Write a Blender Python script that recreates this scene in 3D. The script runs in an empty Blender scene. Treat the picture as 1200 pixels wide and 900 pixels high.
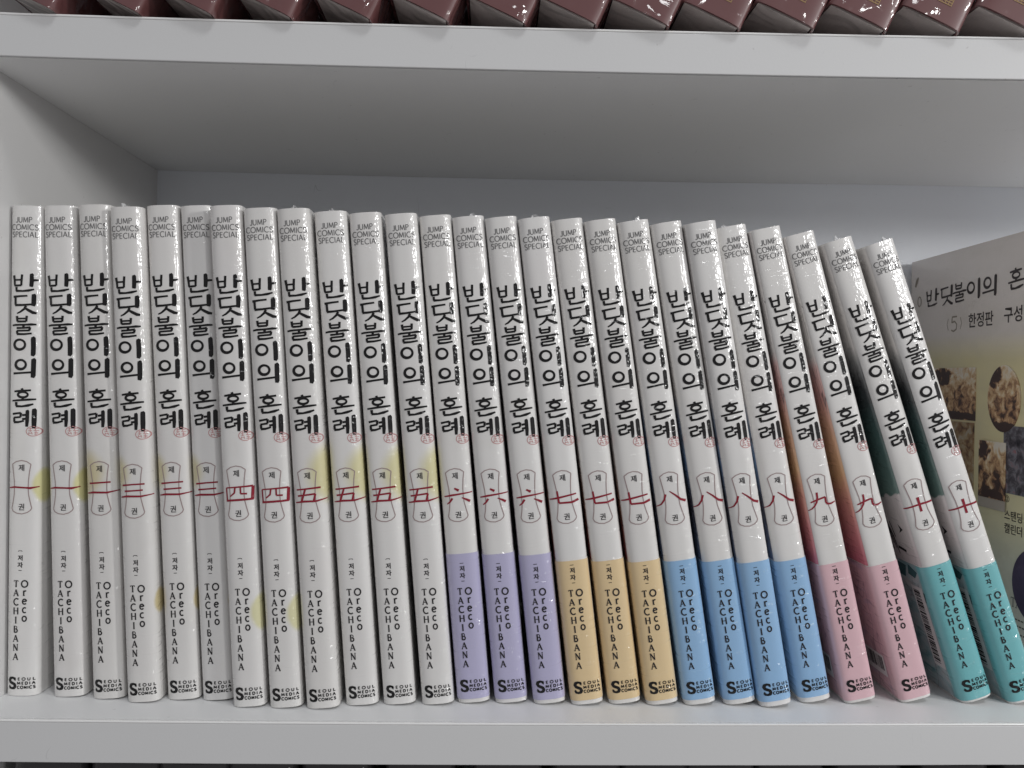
import bpy, math, random
from mathutils import Matrix, Vector, noise as mnoise

# ------------------------------------------------------------------ camera, world, lamps, exposure
SC = bpy.context.scene
COL = SC.collection
cam_d = bpy.data.cameras.new("camera"); cam = bpy.data.objects.new("camera", cam_d); COL.objects.link(cam)
SC.camera = cam
cam_d.sensor_width = 36.0; cam_d.lens = 977.75 / 1200 * 36.0
cam_d.clip_start = 0.01; cam_d.clip_end = 50
YAW, PITCH, ROLL = 0.02406, -0.00429, 0.01427
def cam_basis():
    cy, sy, cp, sp = math.cos(YAW), math.sin(YAW), math.cos(PITCH), math.sin(PITCH)
    fw = Vector((sy * cp, cy * cp, sp)); r = Vector((cy, -sy, 0)); u = r.cross(fw)
    c, s = math.cos(ROLL), math.sin(ROLL)
    return c * r + s * u, -s * r + c * u, fw
_r, _u, _f = cam_basis()
cam.matrix_world = Matrix(((_r.x, _u.x, -_f.x, 0), (_r.y, _u.y, -_f.y, -0.303), (_r.z, _u.z, -_f.z, 0), (0, 0, 0, 1)))

W = bpy.data.worlds.new("World"); SC.world = W; W.use_nodes = True
wn = W.node_tree.nodes; wl = W.node_tree.links
bg = wn["Background"]; bg.inputs[1].default_value = 0.255
# ambient of the unseen shop room: horizon raised brightest to fill the recess
tc = wn.new("ShaderNodeTexCoord"); sep = wn.new("ShaderNodeSeparateXYZ"); rmp = wn.new("ShaderNodeValToRGB")
mr = wn.new("ShaderNodeMapRange"); mr.inputs[1].default_value = -1; mr.inputs[2].default_value = 1
wl.new(tc.outputs["Generated"], sep.inputs[0]); wl.new(sep.outputs[2], mr.inputs[0]); wl.new(mr.outputs[0], rmp.inputs[0])
for _p, _c in ((0.15, (0.96, 0.93, 0.93, 1)), (0.48, (1.22, 1.20, 1.24, 1)), (0.80, (0.86, 0.88, 0.93, 1))):
    _e = rmp.color_ramp.elements.new(_p); _e.color = _c
rmp.color_ramp.elements.remove(rmp.color_ramp.elements[0]); rmp.color_ramp.elements.remove(rmp.color_ramp.elements[-1])
wl.new(rmp.outputs[0], bg.inputs[0])

def lamp(name, loc, target, sx, sy, power, col):
    d = bpy.data.lights.new(name, 'AREA'); d.shape = 'RECTANGLE'; d.size = sx; d.size_y = sy
    d.energy = power; d.color = col
    o = bpy.data.objects.new(name, d); COL.objects.link(o); o.location = loc
    o.rotation_euler = (Vector(target) - Vector(loc)).to_track_quat('-Z', 'Y').to_euler()
    return o
lamp("aisle_lamp", (1.62, -2.10, 0.50), (0.0, 0, 0), 0.20, 0.36, 9.2, (1.0, 0.995, 0.985))
lamp("side_lamp", (1.00, -0.55, 0.27), (0.1, 0, 0), 0.10, 0.15, 4.4, (1.0, 0.995, 0.985))
lamp("overhead_lamp", (0.45, -0.95, 1.55), (0.05, 0, 0), 0.45, 0.30, 6.4, (0.98, 0.99, 1.0))
SC.view_settings.view_transform = 'Standard'; SC.view_settings.look = 'None'
SC.view_settings.exposure = 0.0; SC.view_settings.gamma = 1.0
SC.cycles.max_bounces = 8; SC.cycles.sample_clamp_indirect = 4.0

# ------------------------------------------------------------------ node helpers
class NT:
    def __init__(s, name):
        s.m = bpy.data.materials.new(name); s.m.use_nodes = True
        s.n = s.m.node_tree.nodes; s.l = s.m.node_tree.links
        s.b = s.n["Principled BSDF"]
        s._tc = None
    def obj(s):
        if not s._tc: s._tc = s.n.new("ShaderNodeTexCoord")
        return s._tc.outputs["Object"]
    def link(s, a, b): s.l.new(a, b)
    def val(s, sock, v):
        if isinstance(v, (int, float)): sock.default_value = v
        elif isinstance(v, (tuple, list)): sock.default_value = tuple(v) + ((1,) if len(v) == 3 and sock.type == 'RGBA' else ())
        else: s.l.new(v, sock)
    def math(s, op, a, b=0.0, clamp=False):
        n = s.n.new("ShaderNodeMath"); n.operation = op; n.use_clamp = clamp
        s.val(n.inputs[0], a); s.val(n.inputs[1], b); return n.outputs[0]
    def mapping(s, scale, loc=(0, 0, 0), rot=(0, 0, 0)):
        n = s.n.new("ShaderNodeMapping"); s.link(s.obj(), n.inputs[0])
        n.inputs["Scale"].default_value = scale; n.inputs["Location"].default_value = loc; n.inputs["Rotation"].default_value = rot
        return n.outputs[0]
    def jmap(s, scale):
        """object coordinates shifted by where the book stands, so that no two copies crinkle alike"""
        oi = s.n.new("ShaderNodeObjectInfo"); a = s.n.new("ShaderNodeVectorMath"); a.operation = 'SCALE'; a.inputs["Scale"].default_value = 53.0
        s.link(oi.outputs["Location"], a.inputs[0])
        b = s.n.new("ShaderNodeVectorMath"); b.operation = 'ADD'; s.link(s.obj(), b.inputs[0]); s.link(a.outputs[0], b.inputs[1])
        n = s.n.new("ShaderNodeMapping"); s.link(b.outputs[0], n.inputs[0]); n.inputs["Scale"].default_value = scale
        return n.outputs[0]
    def noise(s, vec, scale, detail=3, rough=0.5, dist=0.0):
        n = s.n.new("ShaderNodeTexNoise"); s.link(vec, n.inputs["Vector"])
        n.inputs["Scale"].default_value = scale; n.inputs["Detail"].default_value = detail
        n.inputs["Roughness"].default_value = rough; n.inputs["Distortion"].default_value = dist
        return n.outputs["Fac"]
    def ramp(s, fac, stops, interp='LINEAR'):
        n = s.n.new("ShaderNodeValToRGB"); n.color_ramp.interpolation = interp
        e = n.color_ramp.elements
        while len(e) < len(stops): e.new(0.5)
        for i, (p, c) in enumerate(stops):
            e[i].position = p; e[i].color = (*c, 1) if len(c) == 3 else c
        s.val(n.inputs[0], fac); return n.outputs[0]
    def mix(s, f, a, b):
        n = s.n.new("ShaderNodeMix"); n.data_type = 'RGBA'
        s.val(n.inputs[0], f); s.val(n.inputs[6], a); s.val(n.inputs[7], b); return n.outputs[2]
    def sepx(s):
        n = s.n.new("ShaderNodeSeparateXYZ"); s.link(s.obj(), n.inputs[0]); return n.outputs
    def rng(s, v, a, b, c=0.0, d=1.0, smooth=False):
        n = s.n.new("ShaderNodeMapRange"); n.clamp = True
        if smooth: n.interpolation_type = 'SMOOTHSTEP'
        s.val(n.inputs[0], v)
        for i, q in enumerate((a, b, c, d)): n.inputs[i + 1].default_value = q
        return n.outputs[0]
    def bump(s, h, strength, dist, normal=None):
        n = s.n.new("ShaderNodeBump"); n.inputs["Strength"].default_value = strength; n.inputs["Distance"].default_value = dist
        s.link(h, n.inputs["Height"])
        if normal is not None: s.link(normal, n.inputs["Normal"])
        return n.outputs[0]
    def film(s, strength=1.0, rough=0.105, coarse=0.0):
        """the clear shrink film: a gloss coat with fine crackle, short horizontal creases and soft waves"""
        fine = s.noise(s.jmap((1, 1, 0.6)), 1250, 0, 0.5)
        wav = s.noise(s.jmap((1, 1, 0.25)), 260, 2, 0.5)
        crease = s.rng(s.noise(s.jmap((0.40, 0.40, 2.2)), 210, 1, 0.5), 0.57, 0.69, 0, 1, True)
        b = s.bump(fine, 0.42 * strength, 0.00022)
        b = s.bump(wav, 0.26 * strength, 0.0009, b)
        b = s.bump(crease, 0.55 * strength, 0.0006, b)
        if coarse: b = s.bump(s.noise(s.jmap((1, 1, 0.7)), 70, 1, 0.4, 0.8), coarse, 0.010, b)
        s.b.inputs["Coat Weight"].default_value = 1.0
        s.b.inputs["Coat IOR"].default_value = 1.52
        s.val(s.b.inputs["Coat Roughness"], rough)
        s.link(b, s.b.inputs["Coat Normal"])
    def base(s, col, rough=0.5, spec=0.4):
        s.val(s.b.inputs["Base Color"], col); s.val(s.b.inputs["Roughness"], rough)
        s.b.inputs["Specular IOR Level"].default_value = spec

PAPER = (0.70, 0.685, 0.665)

def mat_cover(name, moon=None):
    t = NT(name)
    n = t.noise(t.jmap((1, 1, 0.3)), 90, 3)
    col = t.mix(n, (0.755, 0.745, 0.73), (0.80, 0.79, 0.775))
    n2 = t.noise(t.jmap((1, 1, 1)), 24, 2)
    col = t.mix(t.math('MULTIPLY', t.rng(n2, 0.52, 0.75), 0.35), col, (0.70, 0.66, 0.66))
    oi = t.n.new("ShaderNodeObjectInfo")
    col = t.mix(t.math('MULTIPLY', oi.outputs["Random"], 0.5), col, (0.72, 0.70, 0.67))
    col = t.mix(t.math('MULTIPLY', t.rng(t.noise(t.jmap((1, 1, 0.6)), 55, 3), 0.58, 0.72), 0.25), col, (0.62, 0.60, 0.56))
    X = t.sepx()
    for (side, u0, v0, ra, soft, mc) in (moon or []):
        s = t.math('ADD', X[0] if side > 0 else t.math('MULTIPLY', X[0], -1.0), X[1])
        dx = t.math('SUBTRACT', s, u0); dz = t.math('SUBTRACT', X[2], v0)
        d = t.math('SQRT', t.math('ADD', t.math('MULTIPLY', dx, dx), t.math('MULTIPLY', dz, dz)))
        d = t.math('ADD', d, t.math('MULTIPLY', t.math('SUBTRACT', t.noise(t.mapping((1, 1, 1)), 200, 2), 0.5), 0.0012))
        fac = t.math('MULTIPLY', t.rng(d, ra, ra - soft, 0, 1, True), 0.85)
        col = t.mix(fac, col, mc)
    t.base(col, 0.42); t.film()
    return t.m

def mat_ink(name, c, film=1.0):
    t = NT(name); t.base(c, 0.6, 0.15); t.film(film); t.b.inputs["Coat Weight"].default_value = 0.6; return t.m

def mat_band(name, c, c2, art=None):
    t = NT(name)
    n = t.noise(t.mapping((1, 1, 0.2)), 160, 3)
    col = t.mix(n, c, c2)
    if art:
        X = t.sepx()
        w = t.noise(t.mapping((1, 0.6, 1.2)), 70, 4, 0.6, 1.2)
        a = t.ramp(w, art)
        lines = t.rng(t.math('ABSOLUTE', t.math('SUBTRACT', t.noise(t.mapping((1, 1, 0.35)), 60, 1, 0.5, 1.0), 0.5)), 0.0, 0.012, 1, 0)
        a = t.mix(t.math('MULTIPLY', lines, 0.55), a, (0.10, 0.06, 0.09))
        col = t.mix(t.math('MULTIPLY', t.rng(X[1], 0.0046, 0.0065), t.rng(X[0], -0.002, -0.004)), col, a)
    col = t.mix(t.rng(t.sepx()[0], 0.0058, 0.0063), col, tuple(0.45 * q + 0.36 for q in c))
    t.base(col, 0.45); t.film(); return t.m

def mat_back_print(name, stops, z0, z1, dark, shapes=None):
    """printed illustration on a back cover: soft colour fields up the height, with loose ink lines"""
    t = NT(name)
    X = t.sepx()
    w = t.noise(t.mapping((1, 1, 1)), 45, 3, 0.6, 0.8)
    z = t.math('ADD', X[2], t.math('MULTIPLY', t.math('SUBTRACT', w, 0.5), 0.018))
    z = t.rng(z, z0, z1)
    col = t.ramp(z, stops)
    ln = t.noise(t.mapping((1, 1.6, 0.28)), 120, 2, 0.55, 0.7)
    k = t.rng(t.math('ABSOLUTE', t.math('SUBTRACT', ln, 0.5)), 0.0, 0.022, 1, 0)
    band = t.math('MULTIPLY', t.rng(X[2], dark[0] - 0.01, dark[0]), t.rng(X[2], dark[1] + 0.008, dark[1]))
    col = t.mix(t.math('MULTIPLY', t.math('MULTIPLY', k, band), 0.85), col, (0.03, 0.025, 0.03))
    if shapes:
        vo = t.n.new("ShaderNodeTexVoronoi"); t.link(t.mapping((1, 1, 0.8), rot=(0.5, 0, 0)), vo.inputs["Vector"]); vo.inputs["Scale"].default_value = 130
        sp = t.rng(vo.outputs["Distance"], 0.30, 0.24)
        g = t.rng(t.noise(t.mapping((1, 1, 1), loc=(.3, .1, .2)), 60, 1), 0.42, 0.48)
        lo = t.rng(X[2], shapes + 0.006, shapes)
        col = t.mix(t.math('MULTIPLY', t.math('MULTIPLY', sp, g), lo), col, (0.02, 0.016, 0.02))
    t.base(col, 0.45); t.film(); return t.m

def mat_plain(name, c, rough=0.5, var=0.06, scale=60, spec=0.4):
    t = NT(name); n = t.noise(t.mapping((1, 1, 1)), scale, 3)
    t.base(t.mix(n, tuple(max(0, q * (1 - var)) for q in c), tuple(min(1, q * (1 + var)) for q in c)), rough, spec); return t.m

def mat_laminate(name, c):
    t = NT(name)
    n = t.noise(t.mapping((0.6, 1, 1)), 9, 3)
    col = t.mix(n, tuple(q * 0.975 for q in c), tuple(min(1, q * 1.02) for q in c))
    # faint scuffs and hairline scratches
    v = t.noise(t.mapping((2.6, 0.7, 1.2), rot=(0, 0.3, 0.7)), 60, 1, 0.4, 0.25)
    k = t.rng(t.math('ABSOLUTE', t.math('SUBTRACT', v, 0.5)), 0.0, 0.008, 1, 0)
    m = t.rng(t.noise(t.mapping((1, 1, 1), loc=(3, 1, 2)), 55, 2), 0.66, 0.74)
    col = t.mix(t.math('MULTIPLY', t.math('MULTIPLY', k, m), 0.5), col, (0.25, 0.25, 0.26))
    spk = t.rng(t.noise(t.mapping((1, 1, 1)), 420, 1), 0.77, 0.82)
    col = t.mix(t.math('MULTIPLY', spk, 0.3), col, (0.35, 0.34, 0.33))
    t.base(col, t.rng(n, 0.3, 0.7, 0.36, 0.48), 0.45)
    t.link(t.bump(t.noise(t.mapping((1, 1, 1)), 900, 2), 0.12, 0.0002), t.b.inputs["Normal"])
    return t.m

# ------------------------------------------------------------------ mesh helpers
def link_obj(name, me, parent=None):
    o = bpy.data.objects.new(name, me); COL.objects.link(o)
    if parent: o.parent = parent
    return o
def mesh(name, verts, faces, mats, fmat=None, smooth=False):
    me = bpy.data.meshes.new(name); me.from_pydata(verts, [], faces)
    for m in (mats if isinstance(mats, (list, tuple)) else [mats]): me.materials.append(m)
    if fmat: me.polygons.foreach_set("material_index", fmat)
    if smooth: me.polygons.foreach_set("use_smooth", [True] * len(me.polygons))
    me.update(); return me
def empty(name, loc, label, cat, group=None):
    o = bpy.data.objects.new(name, None); COL.objects.link(o); o.location = loc; o.empty_display_size = 0.01
    o["label"] = label; o["category"] = cat
    if group: o["group"] = group
    return o
def box_vf(x0, x1, y0, y1, z0, z1):
    v = [(x, y, z) for z in (z0, z1) for y in (y0, y1) for x in (x0, x1)]
    f = [(0, 2, 3, 1), (4, 5, 7, 6), (0, 1, 5, 4), (2, 6, 7, 3), (0, 4, 6, 2), (1, 3, 7, 5)]
    return v, f
def bevel(o, w, seg=2):
    m = o.modifiers.new("bevel", 'BEVEL'); m.width = w; m.segments = seg; m.limit_method = 'ANGLE'

# ------------------------------------------------------------------ lettering: strokes in millimetres
class Ink:
    """collects pen strokes (2-D, mm) and wraps them on a spine"""
    def __init__(s): s.v = []; s.f = []; s.k = 0
    def stroke(s, pts, step=0.3):
        P = [(Vector((p[0], p[1])), p[2]) for p in pts]
        Q = [P[0]]
        for a, b in zip(P, P[1:]):
            n = max(1, int((b[0] - a[0]).length / step + 0.99))
            for i in range(1, n + 1):
                q = i / n; Q.append((a[0].lerp(b[0], q), a[1] + (b[1] - a[1]) * q))
        base = len(s.v); lay = s.k * 4e-6; s.k = (s.k + 1) % 12
        closed = (Q[0][0] - Q[-1][0]).length < 1e-6 and len(Q) > 4
        for i, (c, w) in enumerate(Q):
            a = Q[max(0, i - 1)][0]; b = Q[min(len(Q) - 1, i + 1)][0]
            if closed and i in (0, len(Q) - 1): a, b = Q[-2][0], Q[1][0]
            d = (b - a); d = d.normalized() if d.length > 1e-9 else Vector((1, 0))
            nn = Vector((-d.y, d.x)) * (w / 2)
            s.v.append((c.x + nn.x, c.y + nn.y, lay)); s.v.append((c.x - nn.x, c.y - nn.y, lay))
        for i in range(len(Q) - 1):
            k = base + 2 * i; s.f.append((k, k + 1, k + 3, k + 2))
    def oval(s, cx, cy, rx, ry, w, w2=None, n=28):
        w2 = w2 or w
        s.stroke([(cx + rx * math.cos(a), cy + ry * math.sin(a), w + (w2 - w) * (0.5 + 0.5 * math.cos(a - 3.9))) for a in [2 * math.pi * i / n for i in range(n + 1)]], step=9)
    def poly(s, pts):
        lay = s.k * 4e-6; s.k = (s.k + 1) % 12
        b = len(s.v); s.v += [(p[0], p[1], lay) for p in pts]; s.f.append(tuple(range(b, b + len(pts))))
    def glyphs(s, text, cx, cy, size, sx=1.0, heavy=0.012):
        """small plain characters from Blender's built-in font, centred on cx, cy"""
        c = bpy.data.curves.new("t", 'FONT'); c.body = text; c.size = 1.0; c.offset = heavy; c.resolution_u = 3
        o = bpy.data.objects.new("t", c); COL.objects.link(o)
        bpy.context.view_layer.update()
        me = bpy.data.meshes.new_from_object(o.evaluated_get(bpy.context.evaluated_depsgraph_get()))
        xs = [v.co.x for v in me.vertices]; ys = [v.co.y for v in me.vertices]
        mx, my = (min(xs) + max(xs)) / 2, (min(ys) + max(ys)) / 2
        b = len(s.v)
        for v in me.vertices: s.v.append((cx + (v.co.x - mx) * size * sx, cy + (v.co.y - my) * size, 0.0))
        for p in me.polygons: s.f.append(tuple(b + i for i in p.vertices))
        bpy.data.objects.remove(o); bpy.data.curves.remove(c); bpy.data.meshes.remove(me)

def arc(cx, cy, rx, ry, a0, a1, n=12):
    return [(cx + rx * math.cos(math.radians(a0 + (a1 - a0) * i / n)), cy + ry * math.sin(math.radians(a0 + (a1 - a0) * i / n))) for i in range(n + 1)]
# skeleton letters on a unit-high box: (advance width, strokes); a stroke is (points, is_thick)
SK = {
 'J': (.42, [([(0, .14), (.06, .03), (.17, 0), (.28, .05), (.32, .2), (.32, 1)], 1)]),
 'U': (.74, [([(0.04, 1), (0.04, .34), (.12, .08), (.33, 0), (.54, .08), (.62, .34), (.62, 1)], 1)]),
 'M': (.96, [([(0.03, 0), (.12, 1)], 0), ([(.12, 1), (.44, .1)], 1), ([(.44, .1), (.76, 1)], 0), ([(.76, 1), (.86, 0)], 1)]),
 'P': (.62, [([(.05, 0), (.05, 1)], 1), ([(.05, 1), (.3, 1)] + arc(.3, .76, .22, .24, 90, -90, 8) + [(.05, .52)], 0)]),
 'C': (.84, [(arc(.48, .5, .44, .5, 48, 312, 18), 1)]),
 'O': (1.0, [(arc(.48, .5, .45, .5, 0, 360, 24), 1)]),
 'I': (.24, [([(.1, 0), (.1, 1)], 1)]),
 'S': (.62, [([(.5, .86), (.38, .98), (.22, .99), (.08, .88), (.08, .7), (.2, .57), (.36, .47), (.5, .34), (.5, .14), (.36, .01), (.18, .01), (.04, .13)], 1)]),
 'E': (.58, [([(.06, 0), (.06, 1)], 1), ([(.06, .97), (.5, .97)], 0), ([(.06, .52), (.46, .52)], 0), ([(.06, .03), (.5, .03)], 0)]),
 'A': (.80, [([(.36, 1), (.02, 0)], 0), ([(.36, 1), (.70, 0)], 1), ([(.15, .34), (.57, .34)], 0)]),
 'L': (.54, [([(.06, 1), (.06, 0)], 1), ([(.06, .03), (.5, .03)], 0)]),
 'D': (.82, [([(.06, 0), (.06, 1)], 1), ([(.06, .98), (.3, .98)] + arc(.32, .5, .40, .48, 90, -90, 12) + [(.06, .02)], 1)]),
 'T': (.72, [([(.34, 0), (.34, .97)], 1), ([(.0, .96), (.68, .96)], 0)]),
 'H': (.86, [([(.1, 0), (.1, 1)], 1), ([(.7, 0), (.7, 1)], 1), ([(.1, .52), (.7, .52)], 0)]),
 'B': (.68, [([(.1, 0), (.1, 1)], 1), ([(.1, .98), (.3, .98)] + arc(.3, .76, .2, .22, 90, -90, 8) + [(.1, .54)], 0), ([(.3, .53)] + arc(.32, .275, .25, .255, 90, -90, 8) + [(.1, .02)], 1)]),
 'N': (.86, [([(.1, 0), (.1, 1)], 0), ([(.1, 1), (.7, 0)], 1), ([(.7, 0), (.7, 1)], 0)]),
 'r': (.5, [([(.14, 0), (.14, .66)], 1), ([(.14, .46), (.24, .62), (.38, .64), (.44, .58)], 1)]),
 'e': (.64, [([(.06, .36), (.52, .40)] + arc(.31, .34, .25, .33, 15, 320, 14), 1)]),
 'c': (.6, [(arc(.31, .34, .25, .33, 50, 310, 12), 1)]),
 'o': (.66, [(arc(.31, .34, .26, .33, 0, 360, 18), 1)]),
}
SERIF = {'T': [(.2, .48, .02), (-.02, .04, .86, 1), (.64, .7, .86, 1)], 'A': [(-.08, .14, .02), (.58, .82, .02)], 'H': [(0, .2, .02), (0, .2, .98), (.6, .8, .02), (.6, .8, .98)],
         'I': [(-.02, .22, .02), (-.02, .22, .98)], 'B': [(0, .12, .02), (0, .12, .98)], 'N': [(0, .2, .02), (.0, .1, .98), (.6, .8, .98)], 'r': [(.04, .28, .02), (.04, .14, .64)]}
def latin(ink, ch, x, y, h, w, thick, thin, serif=False):
    """one capital or small letter with its lower left corner at x, y; w scales the width"""
    adv, ss = SK[ch]
    for pts, k in ss:
        ink.stroke([(x + px * h * w, y + py * h, thick if k else thin) for px, py in pts])
    if serif:
        for s_ in SERIF.get(ch, []):
            if len(s_) == 3: ink.stroke([(x + s_[0] * h * w, y + s_[2] * h, thin), (x + s_[1] * h * w, y + s_[2] * h, thin)])
            else: ink.stroke([(x + (s_[0] + .02) * h * w, y + .97 * h, thin), (x + (s_[0] + .02) * h * w, y + .8 * h, thin)])
    return adv * h * w
def word(ink, text, cx, y, h, w, thick, thin, gap=0.0):
    tot = sum(SK[c][0] * h * w for c in text) + gap * (len(text) - 1)
    x = cx - tot / 2
    for c in text: x += latin(ink, c, x, y, h, w, thick, thin) + gap

# brush-written title: each syllable in a 28 x 22 cell, y down; (x, y, pen width); 'O' = oval
TITLE = [
 [[(1.3, 2.2, 2.4), (2.2, 8, 2.0), (2.6, 14.3, 1.6)], [(11.2, 1.2, 1.8), (10.6, 8, 1.8), (10.4, 14, 1.5)], [(2, 7.6, 1.1), (10.5, 7.4, 1.1)],
  [(2.3, 14.2, 1.6), (10.5, 13.8, 1.4)], [(21.4, 0, 2.0), (22, 1.6, 3.5), (22, 9, 3.7), (21.6, 14, 3.5), (21.3, 15.4, 2.4)],
  [(22, 8, 2.2), (25, 7.6, 1.7), (28.5, 7.3, 1.0)], [(4.6, 15.8, 1.9), (4.8, 20.5, 1.7)], [(4.2, 20.2, 1.9), (12, 20.4, 1.3), (19, 19.6, 2.0), (24.5, 18.2, .7)]],
 [[(1.5, 4.2, 1.8), (9, 3.4, 1.4), (18, 2.8, 1.1)], [(4, 4, 1.9), (4.3, 13.5, 1.9)], [(3.6, 13.8, 1.9), (12, 13.6, 1.6), (23, 12.6, 1.2)],
  [(24.2, .6, 2.4), (24.8, 2.4, 3.9), (24.6, 12, 3.9), (24.0, 14.6, 2.8)], [(16.5, 14.4, 2.0), (14.5, 18, 1.8), (10, 21.6, 1.2), (6, 23.4, .5)],
  [(15.2, 17, 1.4), (19, 19.4, 2.3), (24, 22.2, 2.7), (27.5, 22.8, 1.6)]],
 [[(5.6, .6, 2.1), (6.2, 7, 1.7)], [(17, .2, 1.9), (16.4, 7, 1.7)], [(6, 3.6, 1.1), (16.6, 3.4, 1.1)], [(6, 7, 1.6), (16.4, 6.8, 1.4)],
  [(0, 11.6, 1), (4, 11, 1.5), (16, 10.6, 1.3), (22, 10.2, 1.9), (27, 10.2, .9)], [(13.5, 11, 2.4), (13.2, 14, 1.7)],
  [(5.4, 14.6, 1.6), (13, 14.4, 1.3), (21, 13.6, 1.6)], [(20.6, 13.6, 1.9), (20, 17.2, 1.7)], [(5.8, 17.8, 1.2), (20.4, 17.2, 1.3)],
  [(6, 17.6, 1.8), (6.2, 21.4, 1.7)], [(5.6, 21.6, 1.9), (14, 21.6, 1.5), (22.5, 20.6, 1.1)]],
 [('O', 9.2, 9.5, 6.3, 5.7, 1.6, 2.6), [(23.3, .4, 2.2), (24.2, 2, 4.1), (24.4, 12, 4.1), (24.2, 20, 4.1), (23.3, 22.6, 2.4)]],
 [('O', 11.3, 7.5, 5.9, 5.3, 1.6, 2.7), [(2.6, 18, 1.7), (10, 17.4, 1.4), (23, 16.4, 1.4)], [(24.5, .4, 2.4), (25.4, 2, 4.1), (25.2, 12, 4.1), (25, 20, 4.1), (24.3, 22.7, 2.6)]],
 [[(13.8, .2, 1.9), (14.5, 2.6, 2.3)], [(5, 4, 1.2), (10, 3.4, 1.6), (24, 2.4, 1.3)], ('O', 15, 7.6, 5.6, 3.1, 1.3, 2.0), [(15, 11, 2.3), (15, 14, 2)],
  [(2.5, 14.8, 1), (9, 14.2, 1.5), (22, 13.2, 1.6), (29, 12.8, .9)], [(7.4, 16.2, 2.3), (7.6, 20.8, 2)], [(6.9, 21, 2), (14, 21.2, 1.4), (21, 20, 2.3), (26.5, 18.4, .8)]],
 [[(3, 6.2, 1.6), (8, 5.4, 1.4), (13, 4.8, 1.4)], [(13, 4.6, 1.9), (12.6, 9.6, 1.7)], [(4.4, 10.4, 1.3), (12.8, 9.6, 1.4)], [(5, 10.4, 1.9), (5.2, 15.4, 1.9)],
  [(4.6, 15.6, 2.1), (10, 15.6, 1.6), (16.5, 14, 1.1)], [(14.5, 7.4, 1.6), (20, 7, 1.7)], [(14.5, 12, 1.6), (20, 11.4, 1.7)],
  [(19.9, 1.4, 1.8), (20.4, 3, 3.3), (20.2, 14, 3.3), (19.7, 20.8, 2.2)], [(26.8, -.2, 2.2), (27.4, 1.6, 3.9), (27.2, 14, 4.1), (27.1, 21, 3.5), (26.9, 22.8, 1.8)]],
]
def syllable(ink, k, x, y, sx, sy, pen=1.0):
    """syllable k with its cell's top left corner at x, y (mm), sx, sy mm per unit"""
    for st in TITLE[k]:
        if st[0] == 'O':
            _, cx, cy, rx, ry, w, w2 = st
            ink.oval(x + cx * sx, y - cy * sy, rx * sx, ry * sy, (w * .92 + pen) * sx, (w2 * .92 + pen) * sx)
        else: ink.stroke([(x + a * sx, y - b * sy, (w * .92 + pen) * sx) for a, b, w in st])

NUM = {
 1: [[(-15, .5, 1), (-8, -.5, 1.7), (5, .2, 1.5), (10, .6, 2.1), (18, -.8, .8)]],
 2: [[(-12, -6.4, 1.5), (0, -7, 1.4), (12, -7.4, 1.5)], [(-15, 5, 1), (-8, 4, 1.9), (8, 4.6, 1.7), (19, 2.6, .8)]],
 3: [[(-12.5, -7.4, 1.6), (0, -8.2, 1.3), (12.5, -8.4, 1.4)], [(-10, -.6, 1.6), (0, -1, 1.3), (10.5, -1.4, 1.4)], [(-15, 6.2, 1), (-8, 5.2, 1.9), (8, 5.8, 1.7), (20, 4, .8)]],
 4: [[(-12, -7, 1.1), (17, -8, 1.7)], [(-12, -7, 1.3), (-11.5, 7, 1.3)], [(17, -8, 2), (16, 7, 2.3)], [(-12.5, 7.5, 1.9), (17, 6.8, 1.9)], [(-2, -7, 1.5), (-3, -1, 1.5), (-8, 3, 1)], [(4, -7, 1.4), (4, .2, 1.4)], [(4, .2, 1.4), (11, .5, 1.5)]],
 5: [[(-13, -7.5, 1.3), (14, -9, 1.7)], [(-3, -8, 1.7), (-8, 6, 1.9)], [(-12, -.5, 1.5), (8, -2, 1.6)], [(8, -2, 1.7), (6, 5.5, 1.9)], [(-15, 7, 1), (-5, 6, 1.9), (8, 6.4, 1.7), (20, 4, .8)]],
 6: [[(-2, -8.4, 1.5), (3, -5.5, 2.4)], [(-14, .5, 1), (-6, -.5, 1.9), (18, -2.5, 1)], [(-5, 3, 2.0), (-8, 7, 1.6), (-11.5, 9.5, .8)], [(6, 3, .9), (11, 5.5, 1.9), (15, 8, 2.4)]],
 7: [[(-17, 1, 1), (-8, 0, 1.9), (14, -3, 1.3)], [(-8, -8, 1.7), (-7, 6, 1.9)], [(-7, 6, 1.7), (8, 6.5, 1.9), (16, 4, 2.2)]],
 8: [[(-7, -6, 2.1), (-9, 0, 1.7), (-13, 5, 1.3), (-18, 7.5, .6)], [(-2, -9, .9), (4, -4, 1.5), (10, 2, 2.1), (16, 4.5, 2.4)]],
 9: [[(-12, .5, 1.2), (-4, -1.4, 1.7), (6, -3, 1.6)], [(-3, -10, 2.0), (-3.4, -4, 1.8), (-5, 1, 1.7), (-8, 5, 1.5), (-12, 8, 1.1), (-16, 9.6, .6)], [(6, -3, 1.6), (5.6, 3, 1.7), (7, 5.4, 1.8), (11, 6, 1.7), (17, 4.6, .9)]],
 10: [[(-17, 0.6, 1.2), (0, -.5, 1.9), (17, .2, 1.7)], [(0, -9, 2.8), (0, 0, 2.1), (0, 8.4, 2.4)]],
}
K = 0.33       # mm per photo pixel on the spine
TH = 12.4      # spine thickness, mm
def prof(u, t, b, n):
    q = min(abs(u) / (t / 2), 1.0); return b * (1 - (1 - q ** n) ** (1 / n))

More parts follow.
